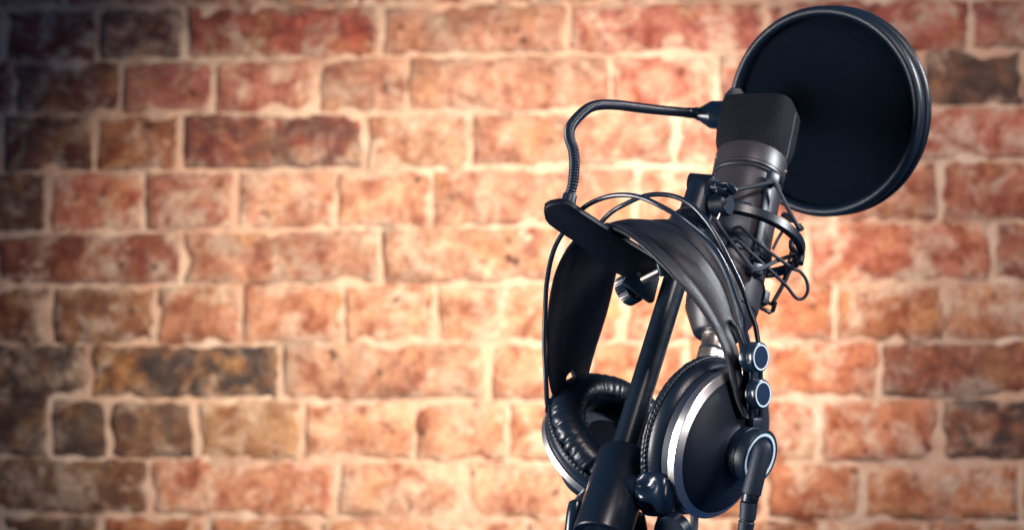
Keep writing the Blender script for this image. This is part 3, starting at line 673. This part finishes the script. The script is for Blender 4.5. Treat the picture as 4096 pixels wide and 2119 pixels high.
# ------------------------------------------------------------------ headphones
hp = thing('headphones', 'black studio headphones with chrome rimmed cups hanging from the microphone stand', 'headphones', P(2640, 1500, 1.29))
def piping_geo(c, n, Rr, r, turns):
    """rope-like stitched edge: fat slanted beads round a ring"""
    x, y, n = frame(n); V, Fc = [], []; segs, ms = turns * 8, 10
    for i in range(segs):
        a = 2 * math.pi * i / segs
        for k in range(ms):
            b = 2 * math.pi * k / ms
            rr = r * (0.72 + 0.34 * abs(math.sin(turns * a / 2 + b / 2)))
            d = x * math.cos(a) + y * math.sin(a)
            V.append(c + d * (Rr + rr * math.cos(b)) + n * (rr * math.sin(b)))
    for i in range(segs):
        j = (i + 1) % segs
        for k in range(ms):
            l = (k + 1) % ms; Fc.append((i * ms + k, i * ms + l, j * ms + l, j * ms + k))
    return V, Fc
def make_cup(c, n, T=20.0, wr_seed=0, wrinkle=1.0, lab=None, hs=1.0):
    """c: centre of the outer chrome face, n: axis towards the ear"""
    cup = part('ear_cup', lathe(mm((5.4, 47.0), (5.8, 47.6), (9.5, 47.8), (T - 5, 46.4), (T - 4.5, 45), (T - 4.5, 20)), c, n, 128, cap=False), M['rubber'], hp, label=lab)
    part('chrome_ring', lathe(mm((-2.6, 43.8), (-2.4, 44.2), (-0.1, 48.2), (0.4, 48.5), (5.0, 48.5), (5.4, 48.2), (5.5, 46.5)), c, n, 160, cap=False), M['chrome'], cup, sharp=24)
    part('shell', lathe(mm((-1.9, 43.9), (-2.4, 43.4), (-5, 40.5), (-8.5, 34), (-11.4, 26), (-13.2, 19), (-14.4, 16.2), (-15.8, 15.2)), c, n, 128, cap=False), M['cup'], cup)
    hub = part('hub', lathe(mm((-14.5, 16.4), (-15.3, 16.8), (-20.6, 16.9), (-21.0, 16.3), (-21.8, 16.3), (-22.2, 17.6), (-28.6, 17.7), (-29.3, 17.2), (-29.3, 16.2), (-28.9, 15.9)), c, n, 96, cap=False), M['plastic'], cup)
    part('badge_edge', lathe(mm((-28.85, 16.3), (-29.2, 16.2), (-29.2, 15.5), (-28.8, 15.4)), c, n, 96, closed=True), M['badge_edge'], hub)
    part('badge_ring', lathe(mm((-28.8, 15.5), (-29.15, 15.4), (-29.15, 13.7), (-28.8, 13.6)), c, n, 96, closed=True), M['badge_ring'], hub)
    part('badge', lathe(mm((-28.7, 13.8), (-28.8, 13.7), (-28.8, 0.01)), c, n, 96), M['badge'], hub)
    # padded leather ring with wrinkles gathered at the stitched edge
    prof = mm((T + 0.6, 50.4), (T + 3.0, 51.6), (T + 6.5, 51.8), (T + 10, 50.0), (T + 13, 46.2), (T + 14.4, 41.5), (T + 14.2, 36.5), (T + 12.2, 31.8), (T + 8.5, 28.6), (T + 4, 27.4), (T - 3, 27.6), (T - 5, 27.8))
    prof = [(T * 0.001 + (a - T * 0.001) * (hs if a > T * 0.001 else 1), b) for a, b in prof]
    fine = [ (p.x, p.y) for p in catmull([Vector((a, b, 0)) for a, b in prof], 3)]
    def rf(u, r, a):
        e = math.exp(-((u * 1000 - T - 5) / 8.5) ** 2) if r > 0.03 else 0.0
        q = noise.noise(Vector((math.cos(a) * 9, math.sin(a) * 9, wr_seed))); q2 = noise.noise(Vector((math.cos(a) * 21, math.sin(a) * 21, wr_seed + 4 + u * 60)))
        d = (-(1 - min(1, abs(q) * 1.5)) ** 5 * 1.5 - (1 - min(1, abs(q2) * 1.5)) ** 6 * 0.5 - abs(q) * 0.5 + 0.3) * 0.001 * e * wrinkle
        return (u - d * 0.2, r + d)
    part('ear_cushion', lathe(fine, c, n, 300, rf=rf, cap=False), M['cushion'], cup, sharp=180)
    part('cushion_side', lathe(mm((T + 0.2, 50.3), (T - 2, 50.9), (T - 5, 50.6), (T - 8, 49.4), (T - 9.6, 48.0), (T - 9.7, 46)), c, n, 160, cap=False), M['cushion'], cup)
    part('piping', piping_geo(c + n * (T * 0.001), n, 0.0511, 0.0014, 96), M['cushion'], cup, sharp=180)
    part('baffle', lathe(mm((T - 4.8, 28.5), (T - 4.6, 0.01)), c, n, 64), M['foam'], cup)
    return cup
rc = P(2893, 1777, 1.255)
rn = vdir(rc, 0.943, -0.333, 56)
cupR = make_cup(rc, -rn, 21, 3.1, 0.6, 'right ear cup seen from outside', 0.5)
lc = Q('d', 482, 866, 1.365)
ln_ = vdir(lc, 0.62, 0.78, 52)
cupL = make_cup(lc, ln_, 17, 8.7, 1.8, 'left ear cup seen from the cushion side')

# leather strap lofted between its two edges
D4 = lambda x, y: (2100 + x / 1.5336, 1250 + y / 1.5336)
def dd(pts): return [(*D4(x, y), d) for x, y, d in pts]
E1 = [(2190, 1462, 1.340), (2186, 1380, 1.336), (2188, 1250, 1.330), (2205, 1130, 1.320), (2240, 1030, 1.318), (2300, 940, 1.308), (2384, 890, 1.291), (2474, 918, 1.268), (2540, 962, 1.252), (2613, 1025, 1.240), (2694, 1112, 1.230), (2745, 1166, 1.230), (2790, 1220, 1.230), (2828, 1272, 1.230), (2850, 1303, 1.230)]
E2 = [(2357, 1472, 1.385), (2387, 1370, 1.385), (2432, 1250, 1.380), (2459, 1120, 1.370), (2482, 1010, 1.355), (2530, 925, 1.330), (2610, 880, 1.300), (2690, 876, 1.278), (2750, 888, 1.264), (2800, 934, 1.256), (2858, 1004, 1.252), (2900, 1068, 1.250), (2932, 1138, 1.250), (2950, 1208, 1.250), (2958, 1258, 1.250)]
# beyond the slots: outer edge, slot edge | slot edge, outer edge
LT1 = [(2220, 1612, 1.350), (2201, 1560, 1.344), (2193, 1510, 1.341)]; LS1 = [(2246, 1610, 1.362), (2251, 1560, 1.361), (2252, 1505, 1.360)]
LS2 = [(2286, 1610, 1.370), (2287, 1560, 1.370), (2289, 1505, 1.368)]; LT2 = [(2330, 1610, 1.386), (2338, 1560, 1.386), (2348, 1508, 1.386)]
RT1 = dd([(1200, 168, 1.231), (1236, 270, 1.232), (1258, 350, 1.232), (1270, 430, 1.232), (1280, 500, 1.232), (1300, 570, 1.232), (1342, 642, 1.233)])
RS1 = [(2922, 1322, 1.241), (2938, 1360, 1.240), (2951, 1400, 1.240), (2962, 1452, 1.240), (2972, 1510, 1.240), (2982, 1580, 1.240), (2996, 1676, 1.240)]
RS2 = [(2944, 1306, 1.243), (2957, 1339, 1.243), (2969, 1368, 1.244), (2978, 1420, 1.245), (2986, 1480, 1.246), (2992, 1540, 1.247), (2996, 1590, 1.247)]
RT2 = [(2973, 1320, 1.250), (2983, 1355, 1.250), (2990, 1390, 1.250), (3000, 1440, 1.250), (3010, 1500, 1.250), (3016, 1555, 1.250), (3020, 1600, 1.250)]
cen = P(2540, 1400, 1.30)
MID = 0.52
def relax(c, it=24):
    for _ in range(it):
        c = [c[0]] + [c[k] * 0.5 + (c[k - 1] + c[k + 1]) * 0.25 for k in range(1, len(c) - 1)] + [c[-1]]
    return c
def strap_geo(prof, thick=0.0024, n=6):
    """one leather band: two half-width lofts that meet along the middle and part at the keyhole slots"""
    mid = [tuple(a + (b - a) * MID for a, b in zip(p, q)) for p, q in zip(E1, E2)]
    nl, nr = len(LT1), len(RT1)
    out = []
    for e1, e2, cols, slot in ((LT1 + E1 + RT1, LS1 + mid + RS1, [(v / MID, h) for v, h in prof if v <= MID], 1),
                               (LS2 + mid + RS2, LT2 + E2 + RT2, [((v - MID) / (1 - MID), h) for v, h in prof if v >= MID], 0)):
        c1 = relax(catmull([P(*p) for p in e1], n), 24 if slot else 2); c2 = relax(catmull([P(*p) for p in e2], n), 2 if slot else 24)
        m = len(c1); V, Fc = [], []; nv = len(cols); k2 = 2 * nv
        for i in range(m):
            a, b = c1[i], c2[i]; t = (c1[min(i + 1, m - 1)] + c2[min(i + 1, m - 1)] - c1[max(i - 1, 0)] - c2[max(i - 1, 0)])
            nrm = t.cross(b - a).normalized()
            if nrm.dot((a + b) / 2 - cen) < 0: nrm = -nrm
            st_ = i / n; lo, hi = nl - 1, nl + len(E1)
            out_s = max(0.0, (nl - st_), st_ - (nl + len(E1) - 1))           # stations beyond the body
            fl = 1 - 0.65 * min(1.0, max(0.0, out_s + 0.9) / 1.6)
            for v, h in cols:
                ds = (1 - v) if slot else v                                   # distance from the slot side
                rim = min(1.0, ds * 5 + 0.15) if out_s > 0.3 else 1.0
                V.append(a.lerp(b, v) + nrm * h * fl * rim)
            for v, h in cols:
                dv = v if slot else 1 - v
                V.append(a.lerp(b, v) - nrm * (thick * min(1, dv * 8 + 0.1) + 0.5 * max(0, h) * fl))
        for i in range(m - 1):
            inbody = nl * n <= i < (nl + len(E1) - 1) * n
            for k in range(nv - 1):
                Fc.append((i * k2 + k, i * k2 + k + 1, (i + 1) * k2 + k + 1, (i + 1) * k2 + k))
                Fc.append((i * k2 + nv + k + 1, i * k2 + nv + k, (i + 1) * k2 + nv + k, (i + 1) * k2 + nv + k + 1))
            for k in (0, nv - 1):
                if (k == (nv - 1 if slot else 0)) and inbody: continue
                Fc.append((i * k2 + k, (i + 1) * k2 + k, (i + 1) * k2 + nv + k, i * k2 + nv + k))
        for i in (0, m - 1):
            for k in range(nv - 1): Fc.append((i * k2 + k, i * k2 + k + 1, i * k2 + nv + k + 1, i * k2 + nv + k))
        out.append((V, Fc))
    V, Fc = join(*out)
    bm = bmesh.new(); vs = [bm.verts.new(p) for p in V]
    for f in Fc: bm.faces.new([vs[k] for k in f])
    bmesh.ops.remove_doubles(bm, verts=bm.verts, dist=0.00002)
    bm.verts.index_update(); V = [v.co.copy() for v in bm.verts]; Fc = [tuple(v.index for v in f.verts) for f in bm.faces]; bm.free()
    return V, Fc
mmh = 0.001
strap_prof = [(0, 0), (0.015, 0.7 * mmh), (0.05, 1.3 * mmh), (0.11, 1.6 * mmh), (0.17, 1.5 * mmh), (0.205, 0.9 * mmh), (0.225, 0.0), (0.240, -0.3 * mmh), (0.255, 0.0), (0.285, 1.1 * mmh), (0.38, 2.2 * mmh), (0.46, 2.4 * mmh), (MID, 2.5 * mmh), (0.58, 2.4 * mmh), (0.65, 2.1 * mmh), (0.72, 1.6 * mmh), (0.755, 0.2 * mmh), (0.770, -0.2 * mmh), (0.782, -0.3 * mmh), (0.80, 0.0), (0.83, 0.8 * mmh), (0.90, 1.1 * mmh), (0.96, 0.8 * mmh), (0.985, 0.5 * mmh), (1, 0)]
strap = part('headband_strap', strap_geo(strap_prof), M['leather'], hp, sharp=75)
def stitches(e1, e2, v, step=0.0021):
    c1 = catmull([P(*p) for p in e1], 10); c2 = catmull([P(*p) for p in e2], 10); line = []
    for i, (a, b) in enumerate(zip(c1, c2)):
        t = c1[min(i + 1, len(c1) - 1)] - c1[max(i - 1, 0)]; nrm = t.cross(b - a).normalized()
        if nrm.dot((a + b) / 2 - cen) < 0: nrm = -nrm
        line.append(a.lerp(b, v) + nrm * 0.0013)
    line = resample(line, step); G_ = []
    for a, b in zip(line[::1], line[1:]): G_.append(tube([a.lerp(b, 0.1), a.lerp(b, 0.75)], 0.00026, 5))
    return join(*G_)
part('stitching', stitches(E1[6:], E2[6:], 0.045), M['stitch'], strap, kind='stuff')
# twin arch wires
w1 = [(135, 560, 1.345, 'd'), (128, 400, 1.340, 'd'), (118, 200, 1.336, 'd'), (120, 1320, 1.33), (130, 1150, 1.322), (165, 980, 1.31), (225, 860, 1.297), (320, 738, 1.283), (400, 680, 1.272), (500, 645, 1.26), (600, 637, 1.25), (700, 655, 1.242), (800, 700, 1.235), (900, 757, 1.231), (1000, 832, 1.228), (1085, 905, 1.226), (1155, 1000, 1.225), (1210, 1115, 1.225), (1252, 1235, 1.226), (1290, 1333, 1.227)]
def wp(t): return Q(t[3] if len(t) > 3 else 'b', t[0], t[1], t[2])
W1 = [wp(p) for p in w1] + [Q('h', 1060, 620, 1.229), Q('h', 1120, 870, 1.231), Q('d', 1388, 300, 1.2335), Q('d', 1388, 420, 1.236), Q('d', 1385, 580, 1.240), Q('d', 1384, 725, 1.243)]
W2 = [Q('d', 345, 500, 1.41), Q('d', 330, 300, 1.41), Q('d', 330, 60, 1.405), Q('b', 335, 1150, 1.39), Q('b', 370, 980, 1.37), Q('b', 415, 860, 1.35), Q('b', 455, 795, 1.335)] + [Q('b', *p) for p in [(520, 733, 1.325), (600, 688, 1.315), (700, 645, 1.30), (800, 633, 1.286), (900, 650, 1.274), (985, 695, 1.264), (1060, 770, 1.257), (1122, 855, 1.252), (1175, 955, 1.249), (1230, 1065, 1.247), (1290, 1195, 1.246), (1332, 1325, 1.246)]] + \
     [Q('h', 1215, 550, 1.247), Q('h', 1265, 820, 1.248), Q('d', 1442, 300, 1.249), Q('d', 1444, 420, 1.251), Q('d', 1446, 580, 1.253), Q('d', 1440, 715, 1.255)]
part('arch_wire', tube(catmull(W1, 8), 0.00165, 14), M['wire'], hp, label='near wire of the headband arch')
part('arch_wire', tube(catmull(W2, 8), 0.00165, 14), M['wire'], hp, label='far wire of the headband arch')
wl = [Q('d', 1356, 300, 1.246), Q('d', 1360, 430, 1.248)]
def adjuster(fc, n, L_, r=9.4):
    k = part('adjuster_knob', lathe(mm((0.2, r * 0.9), (0, r * 0.94), (-0.5, r), (-3.6, r), (-3.8, r - 0.15), (-4.1, r - 0.15), (-4.3, r), (-L_, r), (-L_ - 0.6, r - 0.6)), fc, n, 72), M['gloss'], hp)
    part('badge_edge', lathe(mm((0.1, r * 0.90), (0.35, r * 0.89), (0.35, r * 0.85), (0.1, r * 0.84)), fc, n, 72, closed=True), M['badge_edge'], k)
    part('badge_ring', lathe(mm((0.12, r * 0.85), (0.40, r * 0.845), (0.40, r * 0.755), (0.12, r * 0.75)), fc, n, 72, closed=True), M['badge_ring'], k)
    part('badge', lathe(mm((0.1, r * 0.76), (0.34, r * 0.755), (0.34, 0.01)), fc, n, 72), M['badge'], k)
    return k
f1 = Q('d', 1446, 273, 1.228); n1 = vdir(f1, 1, -0.03, 54)
adjuster(f1, n1, 9.5)
f2 = Q('d', 1459, 499, 1.232); n2 = vdir(f2, 1, -0.03, 54)
adjuster(f2, n2, 6.5)
part('slider_block', rbox(Q('d', 1385, 390, 1.2415), upv + rightv * -0.05, n1, n1, 0.030, 0.007, 0.009, 0.0016), M['plastic'], hp)
part('yoke_block', rbox(Q('d', 1410, 690, 1.245), upv, n1, n1, 0.010, 0.006, 0.011, 0.0016), M['plastic'], hp)
# slider knob on the far side, only its edge showing at the left
fl = P(2184, 1622, 1.352); part('adjuster_knob', lathe(mm((0, 4.8), (-0.6, 5.6), (-6, 5.6), (-6.5, 5.0)), fl, vdir(fl, -0.98, 0.1, 96), 48), M['gloss'], hp)
fl = Q('d', 165, 440, 1.388)

# headphone cable, plug pushed into the hub
hub_f = rc + rn * 0.029
hc = thing('headphone_cable', 'black angled cable plug hanging from the right headphone hub', 'cable', P(3000, 1980, 1.21))
pa, pb = Q('d', 1458, 835, 1.216), Q('d', 1386, 1115, 1.214)
pn = (pb - pa).normalized(); pL = (pb - pa).length * 1000
part('plug', lathe(mm((-5.7, 0.01), (-5.5, 1.6), (-4.6, 3.3), (-3.0, 4.6), (-1.0, 5.4), (1.5, 5.7), (8, 5.8), (pL - 1.2, 6.0), (pL - 0.2, 5.7), (pL, 5.0)), pa, pn, 64), M['rubber'], hc)
part('plug_stem', lathe(mm((0, 5.2), (9, 5.2)), pa + pn * 0.001, (hub_f - pa).normalized(), 32), M['plastic'], hc)
part('latch_ring', lathe(mm((pL, 5.0), (pL + 0.3, 5.3), (pL + 4.6, 5.2), (pL + 5, 4.9)), pa, pn, 64), M['satin'], hc)
rl = [pb + pn * 0.0048, Q('d', 1366, 1240, 1.214), Q('d', 1352, 1330, 1.215), Q('d', 1342, 1420, 1.217)]
rp = resample(catmull(rl, 10), 0.0005)
part('strain_relief', tube(rp, 0.0058, 28, rf=lambda i: 0.0055 - 0.00002 * i - (0.0006 if (i % 24) > 20 else 0)), M['rubber'], hc)
part('cord', tube(catmull([Q('d', 1344, 1405, 1.217), Q('d', 1338, 1550, 1.222), Q('d', 1350, 1900, 1.24), Q('d', 1380, 2600, 1.26)], 8), 0.0026, 12), M['rubber'], hc)
